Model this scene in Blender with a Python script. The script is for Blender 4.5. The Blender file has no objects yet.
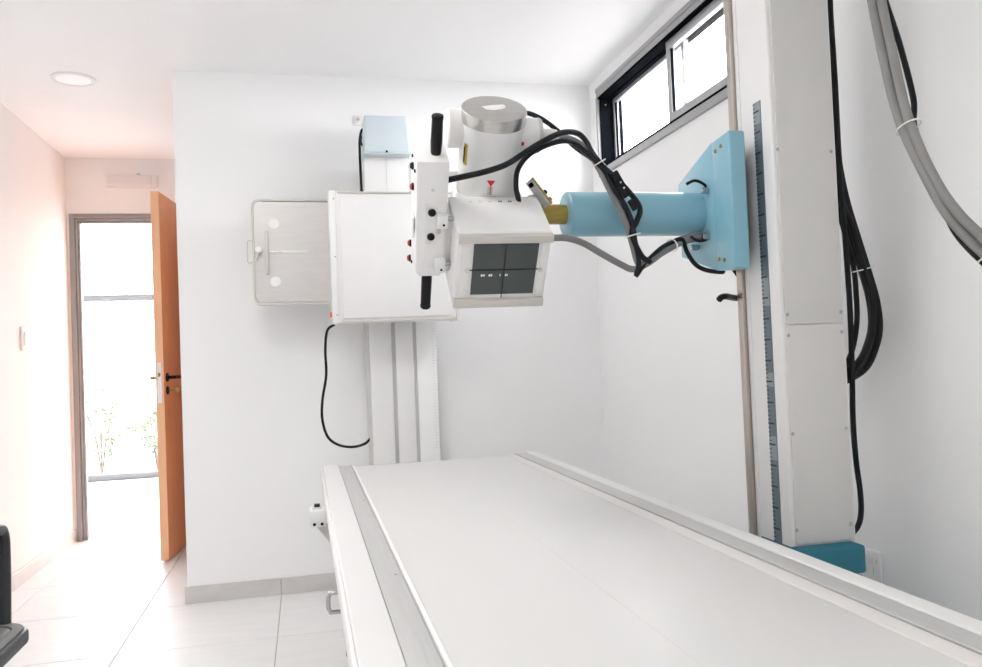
import bpy, bmesh, math, random
from mathutils import Vector, Matrix
random.seed(7)
scene = bpy.context.scene
COL = scene.collection

# ------------------------------------------------------------------ camera
CAM_H = 1.0913
cam_data = bpy.data.cameras.new('camera')
cam_data.sensor_width = 36.0
cam_data.lens = 817.2 / 982.0 * 36.0
cam_data.clip_start = 0.02
cam = bpy.data.objects.new('camera', cam_data)
COL.objects.link(cam)
_p, _y, _r = 0.0274, 0.2262, -0.0404
_fw = Vector((math.sin(_y) * math.cos(_p), math.cos(_y) * math.cos(_p), math.sin(_p)))
_rt = Vector((math.cos(_y), -math.sin(_y), 0))
_up = _rt.cross(_fw)
_r2 = _rt * math.cos(_r) + _up * math.sin(_r)
_u2 = _up * math.cos(_r) - _rt * math.sin(_r)
_m = Matrix((_r2, _u2, -_fw)).transposed().to_4x4()
_m.translation = Vector((0, 0, CAM_H))
cam.matrix_world = _m
scene.camera = cam

# ------------------------------------------------------------------ sky, lamps, exposure
world = bpy.data.worlds.new('overcast_sky')
scene.world = world
world.use_nodes = True
_bg = world.node_tree.nodes['Background']
_bg.inputs['Color'].default_value = (0.975, 0.972, 1.0, 1)
_bg.inputs['Strength'].default_value = 10.0
scene.view_settings.view_transform = 'Standard'
scene.view_settings.look = 'None'
scene.view_settings.gamma = 1.0
scene.view_settings.use_curve_mapping = False
scene.view_settings.exposure = 0.86
scene.cycles.max_bounces = 14
scene.cycles.diffuse_bounces = 10     # white rooms live on bounced light
LAMP_STRENGTH = 8.2          # both unseen ceiling panels, set for overall fill

def portal(loc, rot, sx, sy):
    d = bpy.data.lights.new('daylight_opening', 'AREA')
    d.shape = 'RECTANGLE'; d.size = sx; d.size_y = sy
    d.cycles.is_portal = True
    o = bpy.data.objects.new('daylight_opening', d)
    COL.objects.link(o); o.location = loc; o.rotation_euler = rot
portal((1.68, 3.135, 2.21), (0, math.radians(90), 0), 0.46, 1.6)
portal((-1.7, 9.05, 1.4), (math.radians(-90), 0, 0), 3.6, 2.8)

# ------------------------------------------------------------------ materials
def mat(name, col, rough=0.5, metal=0.0, var=0.03, scale=6.0, bump=0.0, bscale=80.0, spec=0.5,
        stretch=(1, 1, 1), coat=0.0, emit=None):
    m = bpy.data.materials.new(name); m.use_nodes = True
    nt = m.node_tree; b = nt.nodes['Principled BSDF']
    tc = nt.nodes.new('ShaderNodeTexCoord'); mp = nt.nodes.new('ShaderNodeMapping')
    mp.inputs['Scale'].default_value = stretch
    nt.links.new(tc.outputs['Object'], mp.inputs['Vector'])
    n = nt.nodes.new('ShaderNodeTexNoise'); n.inputs['Scale'].default_value = scale
    n.inputs['Detail'].default_value = 4
    nt.links.new(mp.outputs['Vector'], n.inputs['Vector'])
    r = nt.nodes.new('ShaderNodeValToRGB')
    r.color_ramp.elements[0].position = 0.3; r.color_ramp.elements[1].position = 0.7
    r.color_ramp.elements[0].color = (*[max(0, c * (1 - var)) for c in col], 1)
    r.color_ramp.elements[1].color = (*[min(1, c * (1 + var)) for c in col], 1)
    nt.links.new(n.outputs['Fac'], r.inputs['Fac'])
    nt.links.new(r.outputs['Color'], b.inputs['Base Color'])
    b.inputs['Roughness'].default_value = rough
    b.inputs['Metallic'].default_value = metal
    b.inputs['Specular IOR Level'].default_value = spec
    b.inputs['Coat Weight'].default_value = coat
    if bump > 0:
        n2 = nt.nodes.new('ShaderNodeTexNoise'); n2.inputs['Scale'].default_value = bscale
        nt.links.new(mp.outputs['Vector'], n2.inputs['Vector'])
        bp = nt.nodes.new('ShaderNodeBump'); bp.inputs['Strength'].default_value = bump
        bp.inputs['Distance'].default_value = 0.002
        nt.links.new(n2.outputs['Fac'], bp.inputs['Height'])
        nt.links.new(bp.outputs['Normal'], b.inputs['Normal'])
    if emit:
        b.inputs['Emission Color'].default_value = (*emit[0], 1)
        b.inputs['Emission Strength'].default_value = emit[1]
    return m

def glass(name, tint=(1, 1, 1), fac=0.06):
    m = bpy.data.materials.new(name); m.use_nodes = True
    nt = m.node_tree; nt.nodes.clear()
    out = nt.nodes.new('ShaderNodeOutputMaterial')
    t = nt.nodes.new('ShaderNodeBsdfTransparent'); t.inputs['Color'].default_value = (*tint, 1)
    g = nt.nodes.new('ShaderNodeBsdfGlossy'); g.inputs['Roughness'].default_value = 0.02
    mx = nt.nodes.new('ShaderNodeMixShader'); mx.inputs['Fac'].default_value = fac
    nt.links.new(t.outputs[0], mx.inputs[1]); nt.links.new(g.outputs[0], mx.inputs[2])
    nt.links.new(mx.outputs[0], out.inputs['Surface'])
    return m

def wood(name, c0, c1, rough):
    m = bpy.data.materials.new(name); m.use_nodes = True
    nt = m.node_tree; b = nt.nodes['Principled BSDF']
    tc = nt.nodes.new('ShaderNodeTexCoord'); mp = nt.nodes.new('ShaderNodeMapping')
    mp.inputs['Scale'].default_value = (14, 14, 0.7)
    nt.links.new(tc.outputs['Object'], mp.inputs['Vector'])
    n = nt.nodes.new('ShaderNodeTexNoise'); n.inputs['Scale'].default_value = 3.0
    n.inputs['Detail'].default_value = 8; n.inputs['Distortion'].default_value = 0.6
    nt.links.new(mp.outputs['Vector'], n.inputs['Vector'])
    r = nt.nodes.new('ShaderNodeValToRGB')
    r.color_ramp.elements[0].position = 0.25; r.color_ramp.elements[1].position = 0.75
    r.color_ramp.elements[0].color = (*c0, 1); r.color_ramp.elements[1].color = (*c1, 1)
    nt.links.new(n.outputs['Fac'], r.inputs['Fac']); nt.links.new(r.outputs['Color'], b.inputs['Base Color'])
    b.inputs['Roughness'].default_value = rough
    return m

M = {}
M['wall'] = mat('wall_paint', (0.887, 0.887, 0.887), 0.75, var=0.008, scale=2.0, bump=0.04, bscale=160, spec=0.2)
M['ceiling'] = mat('ceiling_paint', (0.925, 0.925, 0.927), 0.85, var=0.008, scale=2.0, bump=0.03, bscale=160, spec=0.1)
M['tile'] = mat('floor_tile', (0.75, 0.745, 0.74), 0.42, var=0.025, scale=5.0, spec=0.3, stretch=(1, 4, 1))
M['base_tile'] = mat('baseboard_tile', (0.62, 0.60, 0.585), 0.35, var=0.05, scale=9.0, spec=0.4, stretch=(1, 1, 3))
M['grout'] = mat('grout', (0.48, 0.465, 0.45), 0.9, var=0.06, scale=30)
M['outdoor'] = mat('outdoor_paving', (0.25, 0.245, 0.24), 0.8, var=0.05, scale=3)
M['alu'] = mat('window_aluminium', (0.38, 0.38, 0.385), 0.45, 0.3, var=0.05, scale=12, stretch=(1, 12, 1))
M['alu_light'] = mat('sash_aluminium', (0.44, 0.44, 0.45), 0.40, 0.35, var=0.05, scale=12, stretch=(1, 12, 1))
M['front_frame'] = mat('glazed_front_frame', (0.17, 0.17, 0.175), 0.6, 0.0, var=0.05, spec=0.2)
M['beam'] = mat('beam_enamel', (0.69, 0.685, 0.68), 0.4, var=0.012, scale=5)
M['gasket'] = mat('gasket_and_shade_black', (0.004, 0.005, 0.007), 0.85, var=0.1, spec=0.02)  # gasket black, also the painted-in shade of window track and rail gap
M['door_frame'] = mat('door_frame_metal', (0.30, 0.295, 0.29), 0.45, 0.2, var=0.04)
M['door'] = wood('orange_veneer', (0.80, 0.335, 0.145), (0.88, 0.41, 0.19), 0.35)
M['door_edge'] = wood('pale_edge_veneer', (0.80, 0.45, 0.26), (0.86, 0.52, 0.32), 0.45)
M['glass'] = glass('clear_glass')
M['facade_glass'] = glass('tinted_front_glass', (0.92, 0.92, 0.92))
M['white'] = mat('white_enamel', (0.81, 0.805, 0.80), 0.35, var=0.012, scale=5, spec=0.5)
M['white_matt'] = mat('white_plastic', (0.80, 0.795, 0.79), 0.5, var=0.015, scale=8)
M['light_grey'] = mat('grey_enamel', (0.60, 0.60, 0.585), 0.42, var=0.02, scale=6)
M['panel_grey'] = mat('column_cover_enamel', (0.66, 0.65, 0.635), 0.45, var=0.015, scale=4, bump=0.05, bscale=300)
M['beige'] = mat('beige_trim', (0.60, 0.575, 0.53), 0.45, var=0.03)
M['table_top'] = mat('laminate_table_top', (0.635, 0.627, 0.62), 0.33, var=0.01, scale=2.5, spec=0.4)
M['edging'] = mat('edging_laminate', (0.66, 0.635, 0.62), 0.4, var=0.02)
M['table_line'] = mat('engraved_line', (0.62, 0.61, 0.60), 0.5, var=0.03)
M['alu_strip'] = mat('brushed_aluminium', (0.52, 0.517, 0.51), 0.48, 0.35, var=0.04, scale=14, stretch=(14, 0.4, 14))
M['steel'] = mat('brushed_steel', (0.60, 0.585, 0.565), 0.26, 0.95, var=0.06, scale=10, stretch=(1, 1, 14), bump=0.03)
M['steel_plate'] = mat('stainless_plate', (0.57, 0.555, 0.54), 0.42, 0.5, var=0.04, scale=6, stretch=(1, 1, 10))
M['chrome'] = mat('chrome', (0.50, 0.50, 0.51), 0.12, 1.0, var=0.02)
M['rail'] = mat('guide_rail_steel', (0.50, 0.46, 0.42), 0.32, 0.9, var=0.08, scale=8, stretch=(8, 8, 0.6))
M['blue'] = mat('light_blue_enamel', (0.225, 0.455, 0.56), 0.30, var=0.02, scale=6, coat=0.25)
M['blue_base'] = mat('teal_blue_enamel', (0.010, 0.145, 0.21), 0.4, var=0.03, scale=6)
M['blue_pale'] = mat('pale_blue_enamel', (0.61, 0.695, 0.735), 0.4, var=0.02, scale=6)
M['black'] = mat('black_rubber', (0.0035, 0.004, 0.0055), 0.42, var=0.1, scale=20, spec=0.3)
M['cable_grey'] = mat('grey_cable_sheath', (0.24, 0.235, 0.23), 0.45, var=0.06, scale=10)
M['cable_dark'] = mat('dark_cable_sheath', (0.008, 0.010, 0.014), 0.42, var=0.1, scale=20, spec=0.3)
M['cable_mid'] = mat('mid_grey_cable_sheath', (0.20, 0.20, 0.20), 0.42, var=0.05, scale=20)
M['tie'] = mat('white_nylon', (0.80, 0.80, 0.79), 0.5, var=0.02)
M['brass'] = mat('passivated_brass', (0.36, 0.27, 0.075), 0.35, 0.7, var=0.22, scale=18, stretch=(1, 6, 6))
M['red'] = mat('red_plastic', (0.60, 0.025, 0.02), 0.4, var=0.05)
M['orange'] = mat('orange_lamp', (0.85, 0.16, 0.05), 0.4, var=0.05)
M['yellow'] = mat('yellow_sticker', (0.72, 0.58, 0.05), 0.5, var=0.05)
M['paper'] = mat('paper_label', (0.80, 0.79, 0.77), 0.7, var=0.03, scale=60)
M['ink'] = mat('printed_ink', (0.03, 0.035, 0.04), 0.6, var=0.05)
M['dark_glass'] = mat('dark_collimator_window', (0.055, 0.068, 0.066), 0.12, var=0.04, scale=4, spec=0.6)
M['ruler'] = mat('blue_grey_scale', (0.12, 0.165, 0.195), 0.35, var=0.05, scale=10)
M['ruler_pale'] = mat('pale_scale_segment', (0.27, 0.31, 0.335), 0.35, var=0.05, scale=10)
M['screw'] = mat('zinc_screw', (0.42, 0.43, 0.43), 0.35, 0.85, var=0.05)
M['chair'] = mat('dark_grey_plastic', (0.028, 0.031, 0.035), 0.42, var=0.05, scale=15, bump=0.08, bscale=500)
M['seat_sheen'] = mat('seat_sheen_grey', (0.13, 0.128, 0.125), 0.55, var=0.05, scale=15, bump=0.08, bscale=500)  # sheen on the seat top painted in as a paler grey
M['lamp'] = mat('lit_diffuser', (0.9, 0.9, 0.9), 0.5, var=0.0, emit=((1.0, 0.985, 0.97), LAMP_STRENGTH))
M['downlight'] = mat('lit_downlight_diffuser', (0.85, 0.8, 0.8), 0.5, var=0.0, emit=((1.0, 0.95, 0.96), 0.12))
M['diffuser'] = mat('frosted_diffuser', (0.78, 0.74, 0.745), 0.5, var=0.02)
M['leaf'] = mat('shrub_leaves', (0.17, 0.25, 0.09), 0.5, var=0.4, scale=5)
M['stem'] = mat('shrub_stem', (0.16, 0.11, 0.07), 0.8, var=0.2)

# ------------------------------------------------------------------ mesh helpers
def bm_box(bm, lo, hi, bevel=0.0, seg=2):
    c = [(a + b) / 2 for a, b in zip(lo, hi)]; s = [(b - a) for a, b in zip(lo, hi)]
    return bm_obox(bm, c, ((1, 0, 0), (0, 1, 0), (0, 0, 1)), s, bevel, seg)

def bm_obox(bm, c, ax, size, bevel=0.0, seg=2):
    c = Vector(c); A = [Vector(a) for a in ax]
    vs = []
    for i in (-.5, .5):
        for j in (-.5, .5):
            for k in (-.5, .5):
                vs.append(bm.verts.new(c + A[0] * size[0] * i + A[1] * size[1] * j + A[2] * size[2] * k))
    fs = [(0, 1, 3, 2), (4, 6, 7, 5), (0, 4, 5, 1), (2, 3, 7, 6), (0, 2, 6, 4), (1, 5, 7, 3)]
    faces = [bm.faces.new([vs[i] for i in f]) for f in fs]
    bmesh.ops.recalc_face_normals(bm, faces=faces)
    if bevel > 0:
        es = list({e for f in faces for e in f.edges})
        bmesh.ops.bevel(bm, geom=es, offset=bevel, segments=seg, affect='EDGES', clamp_overlap=True, profile=0.5)
    return bm

def bm_prism(bm, pts, vec, bevel=0.0, seg=2):
    vec = Vector(vec)
    a = [bm.verts.new(Vector(p)) for p in pts]
    b = [bm.verts.new(Vector(p) + vec) for p in pts]
    n = len(pts)
    faces = [bm.faces.new(a), bm.faces.new(list(reversed(b)))]
    for i in range(n):
        faces.append(bm.faces.new([a[i], b[i], b[(i + 1) % n], a[(i + 1) % n]]))
    bmesh.ops.recalc_face_normals(bm, faces=faces)
    if bevel > 0:
        es = list({e for f in faces for e in f.edges})
        bmesh.ops.bevel(bm, geom=es, offset=bevel, segments=seg, affect='EDGES', clamp_overlap=True, profile=0.5)
    return bm

def basis(d):
    d = Vector(d).normalized()
    h = Vector((0, 0, 1)) if abs(d.z) < 0.9 else Vector((1, 0, 0))
    u = d.cross(h).normalized(); v = d.cross(u).normalized()
    return d, u, v

def bm_lathe(bm, base, axis, prof, n=32):
    """prof: list of (distance along axis, radius)"""
    d, u, v = basis(axis); base = Vector(base)
    rings = []; faces = []
    for t, r in prof:
        if r <= 1e-6:
            rings.append([bm.verts.new(base + d * t)])
        else:
            rings.append([bm.verts.new(base + d * t + (u * math.cos(2 * math.pi * i / n) + v * math.sin(2 * math.pi * i / n)) * r) for i in range(n)])
    for A, B in zip(rings, rings[1:]):
        for i in range(n):
            j = (i + 1) % n
            if len(A) == 1 and len(B) == 1: continue
            if len(A) == 1: faces.append(bm.faces.new([A[0], B[i], B[j]]))
            elif len(B) == 1: faces.append(bm.faces.new([A[i], B[0], A[j]]))
            else: faces.append(bm.faces.new([A[i], B[i], B[j], A[j]]))
    bmesh.ops.recalc_face_normals(bm, faces=faces)
    return bm

def bm_cyl(bm, a, b, r, n=24, ch=None):
    a, b = Vector(a), Vector(b); L = (b - a).length
    c = min(r * 0.15, L * 0.2) if ch is None else ch
    return bm_lathe(bm, a, b - a, [(0, 0), (0, r - c), (c, r), (L - c, r), (L, r - c), (L, 0)], n)

def spline(pts, sub=8):
    P = [Vector(p) for p in pts]
    P = [P[0] * 2 - P[1]] + P + [P[-1] * 2 - P[-2]]
    out = []
    for i in range(1, len(P) - 2):
        p0, p1, p2, p3 = P[i - 1:i + 3]
        for s in range(sub):
            t = s / sub
            out.append(0.5 * ((2 * p1) + (p2 - p0) * t + (2 * p0 - 5 * p1 + 4 * p2 - p3) * t * t + (3 * p1 - p0 - 3 * p2 + p3) * t ** 3))
    out.append(P[-2])
    return out

def bm_tube(bm, path, r, n=10, closed=False):
    P = [Vector(p) for p in path]; N = len(P)
    rings = []; u = None; faces = []
    for i, p in enumerate(P):
        if closed: t = (P[(i + 1) % N] - P[i - 1]).normalized()
        else: t = (P[min(i + 1, N - 1)] - P[max(i - 1, 0)]).normalized()
        if u is None: _, u, _ = basis(t)
        u = (u - t * u.dot(t)).normalized(); v = t.cross(u)
        rr = r[i] if isinstance(r, (list, tuple)) else r
        rings.append([bm.verts.new(p + (u * math.cos(2 * math.pi * k / n) + v * math.sin(2 * math.pi * k / n)) * rr) for k in range(n)])
    rng = range(N) if closed else range(N - 1)
    for i in rng:
        A, B = rings[i], rings[(i + 1) % N]
        for k in range(n):
            faces.append(bm.faces.new([A[k], B[k], B[(k + 1) % n], A[(k + 1) % n]]))
    if not closed:
        faces.append(bm.faces.new(rings[0])); faces.append(bm.faces.new(rings[-1]))
    bmesh.ops.recalc_face_normals(bm, faces=faces)
    return bm

WL = {}     # world position of every object made here (nothing is rotated at object level)
def wpos(o): return WL[o.name]

def to_mesh(name, bm, m, smooth=35):
    lo = [min(v.co[i] for v in bm.verts) for i in range(3)]; hi = [max(v.co[i] for v in bm.verts) for i in range(3)]
    org = Vector(((lo[0] + hi[0]) / 2, (lo[1] + hi[1]) / 2, lo[2]))
    for v in bm.verts: v.co -= org
    me = bpy.data.meshes.new(name); bm.to_mesh(me); bm.free()
    me.materials.append(M[m] if isinstance(m, str) else m)
    if smooth:
        me.polygons.foreach_set('use_smooth', [True] * len(me.polygons))
        me.set_sharp_from_angle(angle=math.radians(smooth))
    return me, org

def link(name, me, org, parent=None, **props):
    o = bpy.data.objects.new(name, me); COL.objects.link(o)
    WL[o.name] = Vector(org)
    if parent is not None:
        o.parent = parent; o.location = Vector(org) - wpos(parent)
    else:
        o.location = org
    for k, v in props.items():
        if v is not None: o[k] = v
    return o

def obj(name, bm, m, parent=None, smooth=35, **props):
    me, org = to_mesh(name, bm, m, smooth)
    return link(name, me, org, parent, **props)

def thing(name, loc, label, category, **props):
    o = bpy.data.objects.new(name, None); COL.objects.link(o)
    o.empty_display_size = 0.1
    o.location = loc; WL[o.name] = Vector(loc)
    o['label'] = label; o['category'] = category
    for k, v in props.items(): o[k] = v
    return o

def box(name, lo, hi, m, parent=None, bevel=0.0, seg=2, **props):
    return obj(name, bm_box(bmesh.new(), lo, hi, bevel, seg), m, parent, **props)

# ------------------------------------------------------------------ the room
XC, YB, XR, XL, YD, ZC = -0.561, 4.0535, 1.5175, -1.4807, 5.794, 2.5
Y0 = -1.7           # wall behind the photographer
T = 0.6007; XG = -0.7405; YG = 3.4258
HX0, HX1, YF = -3.4, 0.6, 8.9     # hall beyond the door, glazed front at YF
WT = 0.15
S = dict(kind='structure')

def tiles(parent, x0, x1, y0, y1, cuts=(), ztop=0.0):
    """square floor tiles with recessed joints, cut at the walls"""
    g = 0.0022
    full = None
    i0 = math.floor((x0 - XG) / T); i1 = math.ceil((x1 - XG) / T)
    j0 = math.floor((y0 - YG) / T); j1 = math.ceil((y1 - YG) / T)
    for i in range(i0, i1):
        for j in range(j0, j1):
            a0, a1 = max(x0, XG + i * T + g), min(x1, XG + (i + 1) * T - g)
            b0, b1 = max(y0, YG + j * T + g), min(y1, YG + (j + 1) * T - g)
            if a1 - a0 < 0.01 or b1 - b0 < 0.01: continue
            whole = abs((a1 - a0) - (T - 2 * g)) < 1e-4 and abs((b1 - b0) - (T - 2 * g)) < 1e-4
            if whole and full is not None:
                link('tile', full, ((a0 + a1) / 2, (b0 + b1) / 2, ztop - 0.010), parent)
                continue
            me, org = to_mesh('tile', bm_box(bmesh.new(), (a0, b0, ztop - 0.010), (a1, b1, ztop), 0.0012, 1), 'tile', 20)
            if whole: full = me
            link('tile', me, org, parent)

floor = box('floor', (XL - 0.1, Y0 - 0.1, -0.12), (XR + 0.1, YD + WT, -0.003), 'grout', **S,
            label='pale grey square tiled floor of the X-ray room and corridor', category='floor')
tiles(floor, XL, XR, Y0, YB - 0.0)
tiles(floor, XL, XC, YB, YD + WT)
hall_floor = box('floor_hall', (HX0, YD + WT, -0.12), (HX1, YF + 0.1, -0.003), 'grout', **S,
                 label='bright tiled hall floor seen through the open door', category='floor')
tiles(hall_floor, HX0, HX1, YD + WT, YF - 0.06)
box('ceiling', (XL - WT, Y0 - WT, ZC), (XR + WT, YD, ZC + 0.12), 'ceiling', **S,
    label='plain white ceiling above the room and corridor', category='ceiling')
box('ceiling_hall', (HX0, YD, 2.9), (HX1, YF + 0.1, 3.0), 'ceiling', **S,
    label='white ceiling of the hall beyond the door', category='ceiling')
box('wall_left', (XL - WT, Y0, -0.003), (XL, YD, ZC), 'wall', **S, label='white left wall running along the corridor', category='wall')
box('wall_rear', (XL - WT, Y0 - WT, -0.003), (XR + WT, Y0, ZC), 'wall', **S, label='white wall behind the camera position', category='wall')
box('wall_back', (XC, YB, -0.003), (XR, YB + WT, ZC), 'wall', **S, label='white back wall behind the chest stand', category='wall')
box('wall_corridor', (XC, YB + WT, -0.003), (XC + WT, YD, ZC), 'wall', **S, label='white corridor wall turning away beside the open door', category='wall')
# right wall with the window opening
WY0, WY1, WZ0, WZ1 = 2.30, 3.935, 1.983, 2.44
bm = bmesh.new()
bm_box(bm, (XR, Y0, -0.003), (XR + WT, YB + WT, WZ0)); bm_box(bm, (XR, Y0, WZ1), (XR + WT, YB + WT, ZC))
bm_box(bm, (XR, Y0, WZ0), (XR + WT, WY0, WZ1)); bm_box(bm, (XR, WY1, WZ0), (XR + WT, YB + WT, WZ1))
obj('wall_right', bm, 'wall', smooth=0, **S, label='white right wall with a high sliding window', category='wall')
# far wall with the door opening
DX0, DX1, DZ = -1.464, -0.635, 2.13
bm = bmesh.new()
bm_box(bm, (HX0, YD, -0.003), (DX0, YD + WT, 2.9)); bm_box(bm, (DX1, YD, -0.003), (HX1, YD + WT, 2.9))
bm_box(bm, (DX0, YD, DZ), (DX1, YD + WT, 2.9))
obj('wall_far', bm, 'wall', smooth=0, **S, label='white end wall of the corridor around the doorway', category='wall')
box('wall_hall_left', (HX0 - WT, YD, -0.003), (HX0, YF + .1, 3.0), 'wall', **S, label='white side wall of the hall left of the door', category='wall')
box('wall_hall_right', (HX1, YD, -0.003), (HX1 + WT, YF + .1, 3.0), 'wall', **S, label='white side wall of the hall right of the door', category='wall')

# baseboards of tile strips
BH, BT = 0.078, 0.011
def baseboard(name, axis, a0, a1, c, sgn, label):
    """axis 0: runs along x at y=c ; axis 1: runs along y at x=c ; sgn: direction out of the wall"""
    g0 = XG if axis == 0 else YG
    if axis == 0: lo, hi = (a0, min(c, c + sgn * .004), 0.0), (a1, max(c, c + sgn * .004), BH - .004)
    else: lo, hi = (min(c, c + sgn * .004), a0, 0.0), (max(c, c + sgn * .004), a1, BH - .004)
    b = box(name, lo, hi, 'grout', **S, label=label, category='baseboard')
    k = math.floor((a0 - g0) / T)
    while g0 + k * T < a1:
        s0, s1 = max(a0, g0 + k * T + .0015), min(a1, g0 + (k + 1) * T - .0015)
        k += 1
        if s1 - s0 < 0.01: continue
        o0, o1 = min(c, c + sgn * BT), max(c, c + sgn * BT)
        if axis == 0: l, h = (s0, o0, 0.0), (s1, o1, BH)
        else: l, h = (o0, s0, 0.0), (o1, s1, BH)
        box('baseboard_tile', l, h, 'base_tile', b, 0.0012, 1)
baseboard('baseboard_back', 0, XC - BT, XR, YB, -1, 'grey tile baseboard along the back wall')
baseboard('baseboard_left', 1, Y0, YD, XL, 1, 'pale tile baseboard along the left corridor wall')
baseboard('baseboard_right', 1, Y0, YB - BT, XR, -1, 'tile baseboard along the right wall behind the table')

# ------------------------------------------------------------------ window in the right wall
win = thing('window_1', (XR + .05, (WY0 + WY1) / 2, WZ0), 'high aluminium sliding window in the right wall', 'window', kind='structure')
def ring(bm, x0, x1, y0, y1, z0, z1, w, wz=None, bev=0.002):
    wz = wz or w
    bm_box(bm, (x0, y0, z1 - wz), (x1, y1, z1), bev); bm_box(bm, (x0, y0, z0), (x1, y1, z0 + wz), bev)
    bm_box(bm, (x0, y0, z0 + wz), (x1, y0 + w, z1 - wz), bev); bm_box(bm, (x0, y1 - w, z0 + wz), (x1, y1, z1 - wz), bev)
    return bm
# outer frame: wide head and sill, slim jambs
FT, FB, FJ = .048, .034, .020
bm = bmesh.new()
bm_box(bm, (XR - .012, WY0, WZ1 - FT * .45), (XR + .03, WY1, WZ1), .002); bm_box(bm, (XR - .008, WY0, WZ1 - FT), (XR + .03, WY1, WZ1 - FT * .45), .002)
bm_box(bm, (XR - .012, WY0, WZ0), (XR + .03, WY1, WZ0 + FB), .002)
bm_box(bm, (XR - .012, WY0, WZ0 + FB), (XR + .03, WY0 + FJ, WZ1 - FT), .002); bm_box(bm, (XR - .012, WY1 - FJ, WZ0 + FB), (XR + .03, WY1, WZ1 - FT), .002)
obj('outer_frame', bm, 'alu', win)
# track painted black for the recess's shade; its front rim is the gasket line
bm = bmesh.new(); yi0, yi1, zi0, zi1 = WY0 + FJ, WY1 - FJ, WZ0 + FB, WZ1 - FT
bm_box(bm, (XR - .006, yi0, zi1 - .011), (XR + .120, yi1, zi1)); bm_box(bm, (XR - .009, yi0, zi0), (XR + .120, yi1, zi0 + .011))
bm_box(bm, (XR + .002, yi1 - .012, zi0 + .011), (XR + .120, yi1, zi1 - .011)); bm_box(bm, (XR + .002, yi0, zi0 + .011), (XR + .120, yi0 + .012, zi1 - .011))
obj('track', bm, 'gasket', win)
za, zb = zi0 + .011, zi1 - .011
def sash(y0, y1, x0, m, wj, wb, wt):
    bm = bmesh.new()
    bm_box(bm, (x0, y0, za), (x0 + .024, y1, za + wb), .002); bm_box(bm, (x0, y0, zb - wt), (x0 + .024, y1, zb), .002)
    bm_box(bm, (x0, y0, za + wb), (x0 + .024, y0 + wj, zb - wt), .002); bm_box(bm, (x0, y1 - wj, za + wb), (x0 + .024, y1, zb - wt), .002)
    s = obj('sash', bm, m, win)
    box('pane', (x0 + .018, y0 + wj - .004, za + wb - .004), (x0 + .022, y1 - wj + .004, zb - wt + .004), 'glass', s)
    box('gasket', (x0 + .004, y1 - wj - .003, za + wb), (x0 + .016, y1 - wj, zb - wt), 'gasket', s)
sash(3.10, yi1 - .012, XR + .068, 'alu_light', .022, .045, .022)
sash(yi0 + .012, 3.150, XR + .012, 'alu_light', .034, .045, .036)
box('head_gasket', (XR + .040, 3.15, zb - .006), (XR + .064, yi1 - .012, zb), 'gasket', win, .001)
for z in (za + .02, zb - .03):
    obj('screw', bm_cyl(bmesh.new(), (XR + .030, yi1 - .0125, z), (XR + .030, yi1 - .0150, z), .004, 10), 'brass', win)

# ------------------------------------------------------------------ door
dr = thing('door_1', (-.70, 5.6, 0), 'open orange wooden door in a grey metal frame', 'door', kind='structure')
bm = bmesh.new()
for (a, b, d1) in ((0.0, 0.030, WT - .02), (0.044, 0.058, .062)):
    bm_box(bm, (DX0 + a, YD - .012 + a * .6, 0.0), (DX0 + b, YD + d1, DZ - a), .002)
    bm_box(bm, (DX1 - b, YD - .012 + a * .6, 0.0), (DX1 - a, YD + d1, DZ - a), .002)
    bm_box(bm, (DX0 + b, YD - .012 + a * .6, DZ - b), (DX1 - b, YD + d1, DZ - a), .002)
obj('door_frame', bm, 'door_frame', dr)
bm = bmesh.new()
bm_box(bm, (DX0 + .029, YD + .03, 0), (DX0 + .045, YD + .062, DZ - .029), .001)
bm_box(bm, (DX1 - .045, YD + .03, 0), (DX1 - .029, YD + .062, DZ - .029), .001)
bm_box(bm, (DX0 + .045, YD + .03, DZ - .045), (DX1 - .045, YD + .062, DZ - .029), .001)
obj('frame_stop', bm, 'white_matt', dr)
# leaf: hinged on the right jamb, standing open into the corridor
e0 = Vector((-0.803, 4.962, 0)); dv = Vector((0.118, 0.993, 0)).normalized(); nv = Vector((dv.y, -dv.x, 0))
DLW = 0.825
zl0, zl1 = 0.008, 2.112
leaf = obj('leaf', bm_obox(bmesh.new(), e0 + dv * (DLW / 2 + .002) + Vector((0, 0, (zl0 + zl1) / 2)), (dv, nv, (0, 0, 1)), (DLW - .004, .046, zl1 - zl0), .0015, 1), 'door', dr)
obj('edge_band', bm_obox(bmesh.new(), e0 + dv * .0005 + Vector((0, 0, (zl0 + zl1) / 2)), (dv, nv, (0, 0, 1)), (.003, .0455, zl1 - zl0 - .001), .0006, 1), 'door_edge', leaf)
obj('lock_plate', bm_obox(bmesh.new(), e0 - dv * .0022 + Vector((0, 0, 1.015)), (dv, nv, (0, 0, 1)), (.003, .024, .23), .001, 1), 'white_matt', leaf)
obj('latch', bm_obox(bmesh.new(), e0 - dv * .006 + Vector((0, 0, 1.06)), (dv, nv, (0, 0, 1)), (.010, .012, .022), .002, 1), 'brass', leaf)
def lever(s, m):
    p = e0 + dv * .06 + Vector((0, 0, 1.043))
    bm = bm_cyl(bmesh.new(), p + nv * s * .0232, p + nv * s * .030, .026, 24)
    rr = obj('rosette', bm, m, leaf)
    path = spline([p + nv * s * .028, p + nv * s * .058, p + nv * s * .068 + dv * .012, p + nv * s * .070 + dv * .06, p + nv * s * .068 + dv * .12], 6)
    obj('handle', bm_tube(bmesh.new(), path, .0095, 12), m, leaf, label='lever door handle')
    q = p + Vector((0, 0, -.075))
    obj('key_rosette', bm_cyl(bmesh.new(), q + nv * s * .0232, q + nv * s * .030, .024, 24), m, leaf)
    return q
q = lever(1, 'black')
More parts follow.
